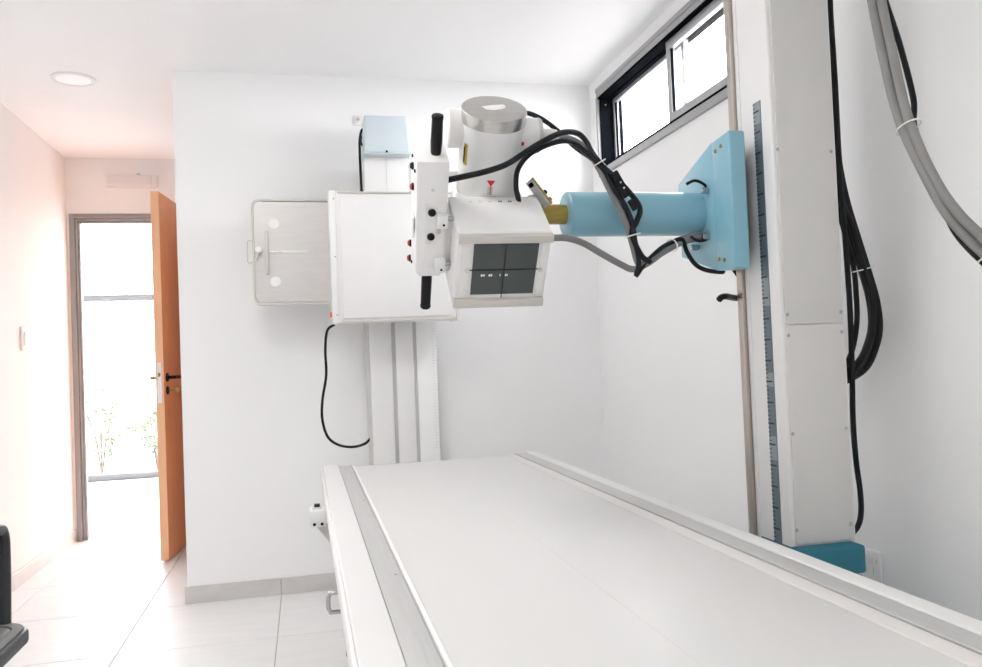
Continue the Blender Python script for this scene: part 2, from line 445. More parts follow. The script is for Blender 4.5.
kb = bm_obox(bmesh.new(), q + nv * .050, (nv, dv, (0, 0, 1)), (.036, .003, .006), .0008, 1)
bm_lathe(kb, q + nv * .078 - dv * .0016, dv, [(0, .007), (0, .014), (.0032, .014), (.0032, .007), (0, .007)], 20)
obj('key', kb, 'brass', leaf)
lever(-1, 'brass')
for z in (.25, 1.05, 1.85):
    hp = e0 + dv * (DLW + .004)
    obj('hinge', bm_cyl(bmesh.new(), hp + Vector((0, 0, z)) - nv * .022, hp + Vector((0, 0, z + .09)) - nv * .022, .007, 12), 'steel', dr)

# ------------------------------------------------------------------ glazed hall front, garden
wf = thing('window_2', (-1.4, YF, 0), 'tall glazed hall front seen through the doorway', 'window', kind='structure')
xs = [HX0, -2.55, -1.25, -0.3, HX1]
for x in xs:
    box('mullion', (x - .03, YF - .05, 0), (x + .03, YF + .05, 2.9), 'front_frame', wf, .003)
for a, b in zip(xs, xs[1:]):
    for z0, z1 in ((0.0, .06), (1.80, 1.86), (2.84, 2.9)):
        box('transom', (a + .03, YF - .045, z0), (b - .03, YF + .045, z1), 'front_frame', wf, .003)
    box('pane', (a + .028, YF - .004, .055), (b - .028, YF + .004, 1.805), 'facade_glass', wf)
    box('pane', (a + .028, YF - .004, 1.855), (b - .028, YF + .004, 2.845), 'facade_glass', wf)
box('ground', (-16, -16, -.30), (16, 26, -.13), 'outdoor', **S, label='bright paved ground outside around the building', category='ground')
def shrub(x, y, h, w, label):
    t = thing('shrub', (x, y, -.13), label, 'shrub', group='shrubs outside the hall')
    for k in range(6):
        a = k * 1.05 + x; r = w * .35
        obj('stem', bm_tube(bmesh.new(), spline([(x, y, -.13), (x + r * .3 * math.cos(a), y + r * .3 * math.sin(a), h * .4), (x + r * math.cos(a), y + r * math.sin(a), h * .85)], 4), .008, 6), 'stem', t)
    bm = bmesh.new()
    for k in range(420):
        th = random.uniform(0, 6.283); ph = math.acos(random.uniform(-1, 1)); rr = random.uniform(.25, 1) ** .5
        c = Vector((x + w * .5 * rr * math.sin(ph) * math.cos(th), y + w * .5 * rr * math.sin(ph) * math.sin(th), h * .55 + h * .45 * rr * math.cos(ph)))
        d = Vector((random.uniform(-1, 1), random.uniform(-1, 1), random.uniform(-.4, 1))).normalized()
        _, u, v = basis(d); L = random.uniform(.05, .10); B = L * .32
        vs = [bm.verts.new(c), bm.verts.new(c + d * L * .5 + u * B + v * .006), bm.verts.new(c + d * L), bm.verts.new(c + d * L * .5 - u * B + v * .006)]
        bm.faces.new(vs)
    obj('foliage', bm, 'leaf', t, smooth=0, kind='stuff')
shrub(-2.30, 10.2, .95, .75, 'left leafy shrub outside the glass seen through the doorway')
shrub(-1.75, 10.5, .62, .6, 'low right leafy shrub outside the glass seen through the doorway')

# ------------------------------------------------------------------ corridor fittings
em = thing('emergency_light', (-1.072, YD, 2.306), 'white ribbed emergency light fitting above the doorway', 'light')
box('body', (-1.233, YD - .030, 2.306), (-.911, YD, 2.386), 'white_matt', em, .006)
bm = bmesh.new(); bm_box(bm, (-1.222, YD - .052, 2.313), (-.945, YD - .029, 2.379), .008, 3)
obj('diffuser', bm, 'white_matt', em)
for k in range(22):
    x = -1.212 + k * .0123
    box('rib', (x, YD - .0545, 2.320), (x + .005, YD - .0505, 2.372), 'white_matt', em)
obj('cable_gland', bm_cyl(bmesh.new(), (-1.03, YD - .015, 2.385), (-1.03, YD - .015, 2.397), .012, 16), 'light_grey', em)

dl = thing('downlight', (-1.03, 4.22, ZC - .02), 'round recessed downlight in the corridor ceiling', 'light')
obj('trim_ring', bm_lathe(bmesh.new(), (-1.03, 4.22, ZC), (0, 0, -1), [(0, .078), (0, .100), (.006, .098), (.010, .088), (.008, .078), (0, .078)], 48), 'white_matt', dl)
obj('diffuser', bm_lathe(bmesh.new(), (-1.03, 4.22, ZC), (0, 0, -1), [(0, 0), (0, .079), (.006, .078), (.009, .05), (.010, 0)], 48), 'downlight', dl)

sw = thing('light_switch', (XL, 4.90, 1.22), 'white light switch plate on the left corridor wall', 'switch')
box('plate', (XL, 4.842, 1.222), (XL + .010, 4.962, 1.350), 'white_matt', sw, .003)
box('rocker', (XL + .009, 4.875, 1.25), (XL + .015, 4.93, 1.322), 'white_matt', sw, .002)

# unseen ceiling panels: first inferred from the shading, rear one added as fill light
for (x, y, lb) in ((-0.45, 2.15, 'unseen lit square ceiling panel nearer the tube column'), (-0.20, 0.1, 'unseen square fill panel added to the ceiling behind the camera position')):
    cl = thing('unseen_ceiling_light', (x, y, ZC - .02), lb, 'light', group='ceiling light panels')
    bm = bmesh.new(); w = .33
    for lo, hi in (((-w, -w), (w, -w + .02)), ((-w, w - .02), (w, w)), ((-w, -w + .02), (-w + .02, w - .02)), ((w - .02, -w + .02), (w, w - .02))):
        bm_box(bm, (x + lo[0], y + lo[1], ZC - .022), (x + hi[0], y + hi[1], ZC), .002)
    obj('frame', bm, 'white_matt', cl)
    box('diffuser', (x - w + .02, y - w + .02, ZC - .016), (x + w - .02, y + w - .02, ZC - .004), 'lamp', cl)

# ------------------------------------------------------------------ X-ray table
tb = thing('xray_table', (.47, 2.05, 0), 'long white X-ray table with aluminium side rails', 'table')
YE, YN = 3.19, 0.45
top = box('tabletop', (.172, YN + .06, .672), (.7605, 3.105, .700), 'table_top', tb, .002)
box('centre_line', (.4655, YN + .08, .6995), (.4670, 2.30, .7002), 'table_line', top)
box('edging', (.1640, YN + .05, .676), (.1715, 3.115, .7035), 'white', tb, .0025, 3, label='white raised edging strip')
box('edging', (.7612, YN + .05, .676), (.7985, 3.115, .7010), 'edging', tb, .003, 3, label='off-white flat edging strip')
box('side_rail', (.1165, YN + .03, .668), (.1630, 3.170, .6965), 'alu_strip', tb, .0015, label='aluminium rail')
box('side_rail', (.8070, YN + .03, .668), (.8525, 3.170, .7000), 'alu_strip', tb, .0025, 3, label='aluminium rail')
box('rail_gap_shade', (.7985, YN + .03, .664), (.8070, 3.160, .684), 'gasket', tb)  # black strip standing in for the shade inside the gap
box('frame_beam', (.0560, YN, .640), (.1155, YE, .7000), 'beam', tb, .0035, 3)
box('frame_beam', (.8530, YN, .640), (.8930, YE, .7020), 'beam', tb, .0035, 3)
box('fascia', (.0500, YN + .01, .6360), (.0560, YE - .01, .6880), 'white', tb, .0015)
box('end_beam', (.1155, 3.115, .640), (.8530, YE, .6660), 'white', tb, .003)
box('end_beam', (.1155, YN, .640), (.8530, YN + .05, .6960), 'white', tb, .003)
box('frame_tray', (.1155, YN + .05, .640), (.8530, 3.115, .664), 'light_grey', tb)
box('side_panel', (.150, YN + .20, .38), (.158, YE - .12, .640), 'white', tb, .002)
box('side_panel', (.780, YN + .20, .38), (.788, YE - .12, .640), 'white', tb, .002)
box('pedestal', (.20, 1.25, .012), (.76, 2.85, .640), 'white', tb, .01)
box('foot_plate', (.17, 1.20, .0), (.79, 2.90, .014), 'light_grey', tb, .003)
for (y, z) in ((1.52, .6965), (2.35, .6965), (2.95, .6965)):
    obj('screw', bm_cyl(bmesh.new(), (.152, y, z - .001), (.152, y, z + .0012), .0035, 12), 'screw', tb)
# grab handle of the cassette drawer
hp = [(.152, 2.04, .533), (.050, 2.04, .533), (.042, 2.04, .529), (.0385, 2.04, .520), (.0385, 2.04, .505), (.0385, 2.04, .498), (.042, 2.04, .489), (.050, 2.04, .486), (.152, 2.04, .486)]
obj('handle', bm_tube(bmesh.new(), spline(hp, 3), .0055, 12), 'chrome', tb, label='chrome grab handle')
obj('knob', bm_lathe(bmesh.new(), (.152, 1.72, .497), (-1, 0, 0), [(0, 0), (0, .006), (.074, .006), (.076, .011), (.084, .011), (.087, .008), (.087, 0)], 20), 'black', tb)
# brake switch box
sb = box('switch_box', (.002, 2.575, .588), (.0500, 2.655, .640), 'white', tb, .003)
box('button', (.016, 2.600, .645), (.034, 2.622, .654), 'black', sb, .002)
box('button_collar', (.011, 2.593, .6395), (.039, 2.629, .6455), 'light_grey', sb, .002)
for x in (.015, .038):
    obj('screw', bm_cyl(bmesh.new(), (x, 2.5755, .598), (x, 2.573, .598), .0048, 12), 'black', sb)
obj('gusset', bm_prism(bmesh.new(), [(.018, 2.60, .588), (.150, 2.60, .588), (.150, 2.60, .500), (.0720, 2.60, .520)], (0, .04, 0), .001, 1), 'light_grey', sb)

# ------------------------------------------------------------------ chest stand (wall bucky)
bk = thing('chest_stand', (.455, 3.95, 0), 'white wall-mounted chest X-ray stand with pulled-out cassette tray', 'medical stand')
cb = box('column', (.294, 3.935, .0), (.630, 4.035, 2.035), 'light_grey', bk, .002)
box('front_panel', (.308, 3.921, .05), (.412, 3.937, 2.035), 'white', cb, .003)
box('front_panel', (.431, 3.921, .05), (.515, 3.937, 2.035), 'white', cb, .003)
box('side_cover', (.533, 3.927, .05), (.628, 3.937, 1.86), 'wall', cb, .002)
bm = bmesh.new()
for k in range(44):
    bm_box(bm, (.607, 3.9262, .66 + k * .014), (.624 if k % 5 == 0 else .617, 3.9275, .6615 + k * .014))
obj('scale_marks', bm, 'beige', cb, kind='stuff')
box('floor_plate', (.26, 3.80, 0), (.66, 4.035, .012), 'light_grey', bk, .003)
hs = box('cassette_holder', (.160, 3.69, 1.268), (.690, 3.865, 1.852), 'white', bk, .004)
box('front_cover', (.178, 3.682, 1.284), (.676, 3.692, 1.836), 'white_matt', hs, .002)
box('trim_strip', (.170, 3.683, 1.2660), (.686, 3.700, 1.2765), 'beige', hs, .002)
box('trim_strip', (.170, 3.683, 1.8455), (.686, 3.700, 1.8535), 'beige', hs, .002)
ep = box('end_plate', (.130, 3.685, 1.262), (.1600, 3.870, 1.858), 'white', bk, .004)
for z in (1.30, 1.56, 1.82):
    obj('screw', bm_cyl(bmesh.new(), (.152, 3.6855, z), (.152, 3.683, z), .004, 12), 'screw', ep)
obj('indicator_lamp', bm_lathe(bmesh.new(), (.1305, 3.73, 1.305), (-1, 0, 0), [(0, 0), (0, .012), (.006, .012), (.010, .009), (.012, 0)], 20), 'orange', ep)
box('end_plate', (.690, 3.685, 1.262), (.712, 3.870, 1.858), 'white', bk, .004)
# cassette tray: steel plate with rounded outer corners, rim behind, clamp bar, felt discs
def rrect_left(x0, x1, z0, z1, r, y):
    pts = [(x1, y, z0), (x1, y, z1)]
    for k in range(7): a = math.pi / 2 + k * math.pi / 12; pts.append((x0 + r + r * math.cos(a), y, z1 - r + r * math.sin(a)))
    for k in range(7): a = math.pi + k * math.pi / 12; pts.append((x0 + r + r * math.cos(a), y, z0 + r + r * math.sin(a)))
    return pts
tr = obj('cassette_tray', bm_prism(bmesh.new(), rrect_left(-.1985, .131, 1.372, 1.826, .028, 3.795), (0, .004, 0), .001, 1), 'steel_plate', bk, label='brushed steel cassette tray')
path = [Vector((.131, 3.802, 1.836))] + [Vector((-.2035 + .034 + .034 * math.cos(math.pi / 2 + k * math.pi / 12), 3.802, 1.836 - .034 + .034 * math.sin(math.pi / 2 + k * math.pi / 12))) for k in range(7)] \
    + [Vector((-.2035 + .034 + .034 * math.cos(math.pi + k * math.pi / 12), 3.802, 1.362 + .034 + .034 * math.sin(math.pi + k * math.pi / 12))) for k in range(7)] + [Vector((.131, 3.802, 1.362))]
obj('rim', bm_tube(bmesh.new(), path, .0058, 8), 'beige', tr)
box('rim_lip', (-.165, 3.800, 1.8305), (.131, 3.840, 1.8335), 'screw', tr)
box('clamp_bar', (-.152, 3.775, 1.497), (-.138, 3.795, 1.692), 'beige', tr, .003)
box('slide_slot', (-.138, 3.790, 1.594), (.046, 3.796, 1.604), 'paper', tr, .002)
box('slide_slot', (-.138, 3.7885, 1.597), (-.08, 3.7905, 1.601), 'steel', tr, .0005)
for z in (1.7266, 1.4637):
    obj('felt_disc', bm_cyl(bmesh.new(), (-.112, 3.795, z), (-.112, 3.791, z), .024, 28), 'paper', tr)
obj('clamp_knob', bm_lathe(bmesh.new(), (-.182, 3.795, 1.606), (0, -1, 0), [(0, 0), (0, .008), (.008, .008), (.010, .015), (.026, .015), (.030, .011), (.030, 0)], 20), 'white_matt', tr)
obj('clamp_lever', bm_obox(bmesh.new(), (-.186, 3.780, 1.585), ((.35, 0, .94), (0, 1, 0), (.94, 0, -.35)), (.055, .006, .009), .002), 'beige', tr)
gp = [(-.200, 3.797, 1.651), (-.224, 3.797, 1.651), (-.2300, 3.797, 1.645), (-.2300, 3.797, 1.60), (-.2310, 3.797, 1.557), (-.226, 3.797, 1.551), (-.200, 3.797, 1.551)]
obj('grip', bm_tube(bmesh.new(), gp, .0028, 8), 'beige', tr)
# counterweight head with the pale blue cover
hd = box('head_panel', (.302, 3.80, 1.853), (.508, 3.935, 2.042), 'white', bk, .003)
box('seam', (.4035, 3.7988, 1.858), (.4055, 3.8002, 2.042), 'light_grey', hd)
box('rating_label', (.415, 3.7985, 1.858), (.448, 3.8002, 1.872), 'yellow', hd)
bm = bmesh.new()
lo = [(.300, 3.752, 2.050), (.512, 3.752, 2.050), (.512, 3.93, 2.050), (.300, 3.93, 2.050)]
hi = [(.308, 3.768, 2.226), (.503, 3.768, 2.226), (.503, 3.93, 2.226), (.308, 3.93, 2.226)]
a = [bm.verts.new(p) for p in lo]; b = [bm.verts.new(p) for p in hi]
fs = [bm.faces.new(a), bm.faces.new(b[::-1])] + [bm.faces.new([a[i], b[i], b[(i + 1) % 4], a[(i + 1) % 4]]) for i in range(4)]
bmesh.ops.recalc_face_normals(bm, faces=fs)
bmesh.ops.bevel(bm, geom=list(bm.edges), offset=.007, segments=3, affect='EDGES', profile=.5)
cv = obj('head_cover', bm, 'blue_pale', bk, label='pale blue cover')
obj('cover_lip', bm_prism(bmesh.new(), [(.298, 3.752, 2.052), (.298, 3.740, 2.040), (.298, 3.752, 2.040), (.298, 3.93, 2.040), (.298, 3.93, 2.052)], (.217, 0, 0), .001, 1), 'blue_pale', cv)
obj('screw', bm_cyl(bmesh.new(), (.4045, 3.750, 2.052), (.4045, 3.742, 2.052), .0055, 12), 'black', cv)
obj('cable', bm_tube(bmesh.new(), spline([(.312, 3.86, 2.188), (.300, 3.86, 2.175), (.291, 3.86, 2.13), (.289, 3.855, 2.07), (.2885, 3.85, 2.01), (.289, 3.845, 1.95), (.290, 3.84, 1.87), (.291, 3.84, 1.853)], 5), .0062, 10), 'black', bk)
obj('cable', bm_tube(bmesh.new(), spline([(.299, 3.857, 2.15), (.296, 3.852, 2.12), (.308, 3.85, 2.095)], 5), .0045, 10), 'black', bk)
obj('cable', bm_tube(bmesh.new(), spline([(.142, 3.78, 1.264), (.108, 3.78, 1.235), (.0965, 3.78, 1.15), (.0965, 3.78, 1.035), (.0760, 3.78, .923), (.0730, 3.79, .833), (.0955, 3.81, .752), (.1465, 3.85, .708), (.2130, 3.89, .692), (.270, 3.93, .700), (.300, 3.96, .722)], 6), .0062, 10), 'black', bk)

wp = thing('wall_plate', (.300, YB, 2.26), 'small white connector plate high on the back wall beside the blue cover', 'socket')
box('plate', (.277, YB - .008, 2.257), (.330, YB, 2.308), 'white_matt', wp, .003)
obj('connector', bm_cyl(bmesh.new(), (.302, YB - .008, 2.285), (.302, YB - .018, 2.285), .008, 16), 'beige', wp)

# ------------------------------------------------------------------ tube stand
ts = thing('xray_tube_stand', (1.235, 1.89, 0), 'tall white X-ray tube column with blue carriage and arm carrying the tube head', 'medical stand')
CX0, CX1, CY0, CY1 = 1.150, 1.322, 1.800, 1.985
# column body with a rear return seen right of the front cover
col = box('column', (CX0, CY0 + .004, .56), (CX1 + .008, CY1, 2.47), 'white', ts, .005, 3)
for z0, z1 in ((.600, 1.137), (1.1395, 2.46)):
    box('cover_panel', (CX0 + .010, CY0 - .002, z0), (CX1 - .001, CY0 + .006, z1), 'panel_grey', col, .0015)
for x, z in ((1.1605, 1.574), (1.3110, 1.571), (1.1650, 1.163), (1.3150, 1.166), (1.1645, 1.112), (1.3150, 1.116), (1.1625, .870), (1.3130, .876), (1.1610, .635), (1.3105, .638), (1.160, 1.98), (1.311, 1.98)):
    obj('screw', bm_lathe(bmesh.new(), (x, CY0 - .002, z), (0, -1, 0), [(0, 0), (0, .0045), (.001, .0045), (.0025, .003), (.003, 0)], 14), 'screw', col)
bm = bmesh.new()
bm_box(bm, (CX0 - .013, 1.957, .50), (CX0 + .001, 1.984, 2.47), .003)
obj('guide_rail', bm, 'rail', ts)
box('guide_backing', (CX0 - .003, 1.940, .50), (CX0 + .001, 1.956, 2.47), 'white', ts, .001)
# scale strip on the left face
rl = box('scale_strip', (CX0 - .0016, 1.8460, .56), (CX0 + .001, 1.8790, 1.712), 'ruler', ts)
for z0, z1 in ((1.655, 1.711), (1.19, 1.262), (.985, 1.02), (.80, .86)):
    box('scale_segment', (CX0 - .0021, 1.8465, z0), (CX0 - .0010, 1.8785, z1), 'ruler_pale', rl)
bm = bmesh.new()
for k in range(0, 108):
    z = .572 + k * .0106
    if k % 5 == 0: bm_box(bm, (CX0 - .0026, 1.852, z), (CX0 - .0018, 1.879, z + .0042))
    else: bm_box(bm, (CX0 - .0026, 1.869, z), (CX0 - .0018, 1.879, z + .0022))
obj('scale_marks', bm, 'ink', rl, kind='stuff')
# trolley base
tr_ = obj('trolley', bm_box(bmesh.new(), (1.146, 1.756, .525), (1.321, 1.995, .594), .008, 3), 'blue_base', ts, label='teal blue trolley base')
box('trolley_skirt', (1.148, 1.764, .16), (1.318, 1.99, .520), 'blue_base', tr_, .006)
box('trolley_lip', (1.134, 1.790, .565), (1.147, 1.98, .582), 'blue_base', tr_, .004)
for z in (.565, .545):
    obj('bolt', bm_cyl(bmesh.new(), (1.3205, 1.775, z), (1.327, 1.775, z), .005, 10), 'screw', tr_)
box('wheel_housing', (1.120, 1.68, .030), (1.350, 2.07, .160), 'blue_base', ts, .01)
box('floor_rail', (1.160, 0.6, .0), (1.310, 3.6, .030), 'alu_strip', ts, .003)

# carriage
ca = obj('carriage', bm_prism(bmesh.new(), [(1.062, 1.856, 1.637), (1.062, 1.948, 1.629), (1.062, 1.948, 1.290), (1.062, 1.875, 1.285), (1.062, 1.858, 1.288)], (.046, 0, 0), .006, 3), 'blue', ts, label='light blue carriage plate')
obj('wing', bm_prism(bmesh.new(), [(1.0625, 1.946, 1.629), (1.072, 2.170, 1.564), (1.072, 2.1665, 1.3537), (1.0625, 1.946, 1.290)], (.012, .0, 0), .002, 2), 'blue', ca)
box('roller_block', (1.106, 1.905, 1.32), (1.1295, 1.98, 1.60), 'gasket', ca, .004)
for y, z in ((1.897, 1.606), (1.925, 1.600), (1.905, 1.313), (1.931, 1.318)):
    obj('bolt', bm_cyl(bmesh.new(), (1.0625, y, z), (1.059, y, z), .0055, 12), 'brass', ca)
for y, z in ((1.978, 1.507), (1.985, 1.385), (2.055, 1.366)):
    obj('bolt', bm_cyl(bmesh.new(), (1.066, y, z), (1.044, y, z), .0085, 14), 'chrome', ca)
# arm
AY, AZ, AR = 2.052, 1.4575, .059
arm = obj('arm', bm_lathe(bmesh.new(), (.686, AY, AZ), (1, 0, 0), [(0, .026), (0, AR - .004), (.004, AR), (.372, AR), (.381, AR)], 48), 'blue', ts, label='light blue arm cylinder')
obj('pivot_rod', bm_cyl(bmesh.new(), (.600, AY, AZ), (.692, AY, AZ), .0265, 32, .002), 'brass', arm)

# tube head, tilted about the arm axis
PHI, PSI = .683, -.038
HC = Vector((.4688, 1.894, 1.2975))
RZ = Matrix.Rotation(PSI, 3, 'Z')
E1 = RZ @ Vector((1, 0, 0)); EN = RZ @ Vector((0, -math.cos(PHI), -math.sin(PHI))); EU = RZ @ Vector((0, -math.sin(PHI), math.cos(PHI)))
def L(a, n, u): return HC + E1 * a + EN * n + EU * u
def lbox(name, lo, hi, m, parent, bevel=.002, seg=2, **k):
    c = L(*[(p + q) / 2 for p, q in zip(lo, hi)]); s = [q - p for p, q in zip(lo, hi)]
    return obj(name, bm_obox(bmesh.new(), c, (E1, EN, EU), s, bevel, seg), m, parent, **k)
def lcyl(name, a, b, r, m, parent, n=24, **k):
    return obj(name, bm_cyl(bmesh.new(), L(*a), L(*b), r, n), m, parent, **k)

TN, TR, TU = -.2557, .0790, .296
tube = obj('tube_housing', bm_lathe(bmesh.new(), L(0, TN, -.125), EU, [(0, 0), (0, .070), (.006, .074), (.198, .074), (.202, TR - .002), (.206, TR), (.392, TR)], 56), 'white', ts, label='white cylindrical tube housing')
obj('end_cap', bm_lathe(bmesh.new(), L(0, TN, .266), EU, [(0, TR), (0, TR + .0008), (.030, TR + .0008), (.0315, TR - .001), (.032, TR - .003), (.032, 0)], 56), 'steel', tube, label='brushed steel end cap')
lp = [L(-.020, TN - .005, .2965), L(.016, TN - .026, .2965), L(.030, TN - .008, .2965), L(.014, TN + .012, .2965), L(-.012, TN + .012, .2965)]
lp = [L(-.022, TN + .012, .2982), L(-.030, TN - .008, .2982), L(-.004, TN - .014, .2982), L(.026, TN - .022, .2982), L(.030, TN - .006, .2982), L(.018, TN + .008, .2982), L(-.005, TN + .016, .2982)]
obj('cap_label', bm_prism(bmesh.new(), lp, EU * .0006), 'paper', tube)
obj('groove_ring', bm_lathe(bmesh.new(), L(0, TN, .060), EU, [(0, .074), (0, .0765), (.010, .0765), (.010, .074)], 56), 'light_grey', tube)
lbox('mount_flange', (-.085, TN + .02, -.085), (.085, -.168, .085), 'white', tube, .006)
# high-voltage sockets on both sides
sk = obj('cable_socket', bm_lathe(bmesh.new(), L(.060, TN, .228), E1, [(0, 0), (0, .043), (.052, .043), (.056, .041), (.056, .036)], 40), 'white', tube)
obj('socket_ring', bm_lathe(bmesh.new(), L(.112, TN, .228), E1, [(0, .036), (0, .0435), (.006, .0435), (.010, .041), (.010, .036), (0, .036)], 40), 'light_grey', sk)
obj('socket_nut', bm_lathe(bmesh.new(), L(.118, TN, .225), E1, [(0, 0), (0, .034), (.006, .034), (.012, .022), (.046, .018), (.050, .012), (.050, 0)], 36), 'white', sk)
obj('socket_mark', bm_prism(bmesh.new(), [L(.066, -.2105, .222), L(.072, -.2105, .222), L(.072, -.2105, .231), L(.066, -.2105, .231)], EN * .001), 'red', sk)
s2 = obj('cable_socket', bm_lathe(bmesh.new(), L(-.050, TN - .022, .236), -E1, [(0, 0), (0, .048), (.058, .048), (.062, .045), (.062, 0)], 40), 'white', tube)
# warning sticker, centring mark
def wrap(name, ang0, ang1, u0, u1, m, lift=.0006, n=6):
    bm = bmesh.new(); g = []
    for u in (u0, u1):
        g.append([bm.verts.new(L(0, TN, u) + (E1 * math.sin(ang0 + (ang1 - ang0) * k / n) + EN * math.cos(ang0 + (ang1 - ang0) * k / n)) * (TR + lift)) for k in range(n + 1)])
    f = [bm.faces.new([g[0][k], g[0][k + 1], g[1][k + 1], g[1][k]]) for k in range(n)]
    bmesh.ops.solidify(bm, geom=f, thickness=-.0008)
    return obj(name, bm, m, tube)
wrap('warning_sticker', -1.16, -0.98, .168, .222, 'yellow')
wrap('warning_sticker_print', -1.16, -1.08, .174, .214, 'ink', .0011)
bm = bm_prism(bmesh.new(), [L(-.018, TN + TR - .006, .144), L(.002, TN + TR - .006, .144), L(-.008, TN + TR - .006, .128)], EN * .0075)
obj('centre_mark', bm, 'red', tube, label='red triangle centre mark')
lbox('centre_plate', (-.015, TN + TR - .006, .104), (-.002, TN + TR + .0008, .128), 'light_grey', tube, .0005, 1)
lbox('centre_needle', (-.0092, TN + TR - .001, .106), (-.0068, TN + TR + .0016, .128), 'red', tube, 0)

# collimator
CW, CH, CD = .1131, .1032, .1742
bm = bmesh.new()
bm_obox(bm, L(0, -CD / 2, 0), (E1, EN, EU), (CW * 2, CD, CH * 2), .005, 3)
co = obj('collimator', bm, 'white', ts, label='white collimator box with dark cross-haired window')
lbox('face_frame', (-CW + .012, -.001, -.080), (-.079, .0035, .079), 'white_matt', co, .001)
lbox('face_frame', (.089, -.001, -.080), (CW - .004, .0035, .079), 'white_matt', co, .001)
lbox('accessory_rail', (-CW + .002, -.002, .0795), (CW + .001, .0135, .0985), 'beige', co, .0015)
lbox('accessory_rail', (-CW - .001, -.002, -.1025), (CW - .002, .0135, -.0815), 'beige', co, .0015)
win_ = lbox('window', (-.0722, -.002, -.0712), (.0840, .0016, .0712), 'dark_glass', co, .0005, 1, label='dark glass window')
lbox('cross_line', (-.0890, .0012, -.0012), (.0940, .0026, .0012), 'black', co, 0)
lbox('cross_line', (.0038, .0014, -.0800), (.0062, .0028, .0720), 'black', co, 0)
for a in (-.0845, .0940):
    obj('stud', bm_lathe(bmesh.new(), L(a, .0030, 0), EN, [(0, 0), (0, .0058), (.003, .0058), (.005, .004), (.006, 0)], 16), 'beige', co)
for a0, a1 in ((-.0500, -.0460), (-.0440, -.0410), (-.0310, -.0270), (-.0260, -.0225), (-.0040, -.0020), (.0090, .0120), (.0130, .0150)):
    lbox('printed_mark', (a0, .0012, -.0185), (a1, .0019, -.0125), 'paper', co, 0)
for k in range(6):
    for d in (-.0035, .0015):
        a = -.062 + k * .0245 + d
        lbox('printed_mark', (a, -.1495, CH - .0005), (a + .0035, -.1425, CH + .0005), 'ink' if k > 2 else 'light_grey', co, 0)
lbox('side_slot', (-CW - .0012, -.1085, -.046), (-CW + .001, -.1005, -.022), 'black', co, .001, 1)
obj('side_sticker', bm_cyl(bmesh.new(), L(-CW + .0005, -.120, -.082), L(-CW - .0008, -.120, -.082), .009, 16), 'diffuser', co)
# yoke plate between pivot rod and tube
yk = obj('yoke_plate', bm_obox(bmesh.new(), (.596, 1.990, 1.500), (Vector((.60, 0, -.80)), Vector((0, 1, 0)), Vector((.80, 0, .60))), (.080, .050, .006), .002), 'light_grey', ts)
obj('yoke_edge', bm_obox(bmesh.new(), (.5985, 1.9630, 1.5020), (Vector((.60, 0, -.80)), Vector((0, 1, 0)), Vector((.80, 0, .60))), (.082, .0045, .0050), .001), 'brass', yk)
obj('bolt', bm_cyl(bmesh.new(), (.605, 1.975, 1.497), (.613, 1.975, 1.503), .006, 12), 'black', yk)
obj('bolt', bm_cyl(bmesh.new(), (.616, 1.975, 1.478), (.625, 1.975, 1.485), .006, 12), 'brass', yk)
obj('bolt', bm_cyl(bmesh.new(), (.566, 1.962, 1.512), (.574, 1.962, 1.518), .006, 12), 'gasket', yk)
bm = bmesh.new(); bm_box(bm, (.575, 2.0, 1.43), (.605, 2.10, 1.50), .004)
obj('yoke_block', bm, 'light_grey', yk)

# control panel with two grips
PA0, PA1, PN0, PN1, PU0, PU1 = -.2036, -.1290, -.206, -.076, -.066, .2415
bm = bm_prism(bmesh.new(), [L(PA0 + .006, PN0, PU0 + .012), L(PA0 + .014, PN0, PU0), L(PA1 - .008, PN0, PU0), L(PA1, PN0, PU0 + .012), L(PA1, PN0, PU1), L(PA0, PN0, PU1)], EN * (PN1 - PN0), .003, 2)
cp = obj('control_panel', bm, 'white', ts, label='tall white control panel beside the collimator')
def grip(u0, u1, a, n):
    s = 1 if u1 > u0 else -1; Lg = abs(u1 - u0)
    g = obj('grip', bm_lathe(bmesh.new(), L(a, n, u0), EU * s, [(0, 0), (0, .0105), (.006, .0125), (.030, .0135), (Lg - .012, .0128), (Lg - .004, .0140), (Lg - .001, .0125), (Lg, .010), (Lg, 0)], 28), 'black', cp, label='black grip')
grip(PU1 - .001, PU1 + .094, -.1560, -.118)
grip(PU0 + .001, PU0 - .112, -.1660, -.102)
for u in (.114, .0492):
    obj('dial', bm_lathe(bmesh.new(), L(-.1645, PN1 - .0005, u), EN, [(0, 0), (0, .0092), (.007, .0092), (.009, .007), (.009, .004), (.007, .003), (.007, 0)], 24), 'black', cp)
obj('logo_mark', bm_cyl(bmesh.new(), L(-.1643, PN1 - .0005, .171), L(-.1643, PN1 + .0008, .171), .0042, 16), 'light_grey', cp)
obj('pin_hole', bm_cyl(bmesh.new(), L(-.1703, PN1 - .0005, .0018), L(-.1703, PN1 + .0008, .0018), .0024, 10), 'ink', cp)
obj('stud', bm_lathe(bmesh.new(), L(-.147, PN1 - .0005, .063), EN, [(0, 0), (0, .006), (.006, .006), (.008, 0)], 16), 'beige', cp)
lbox('inset_plate', (-.1800, PN1 - .001, -.040), (-.1320, PN1 + .0012, .140), 'white', cp, .001, 1)
for u in (.0955, -.0290):
    h = lbox('hinge_block', (-.1535, PN1 - .001, u - .0175), (-.1270, PN1 + .018, u + .0175), 'white_matt', cp, .003)
    obj('screw', bm_cyl(bmesh.new(), L(-.137, PN1 + .0175, u - .007), L(-.137, PN1 + .0195, u - .007), .003, 10), 'black', h)
    lcyl('hinge_pin', (-.128, PN1 + .006, u + .004), (-.113, PN1 + .006, u + .004), .0055, 'screw', h, 12)
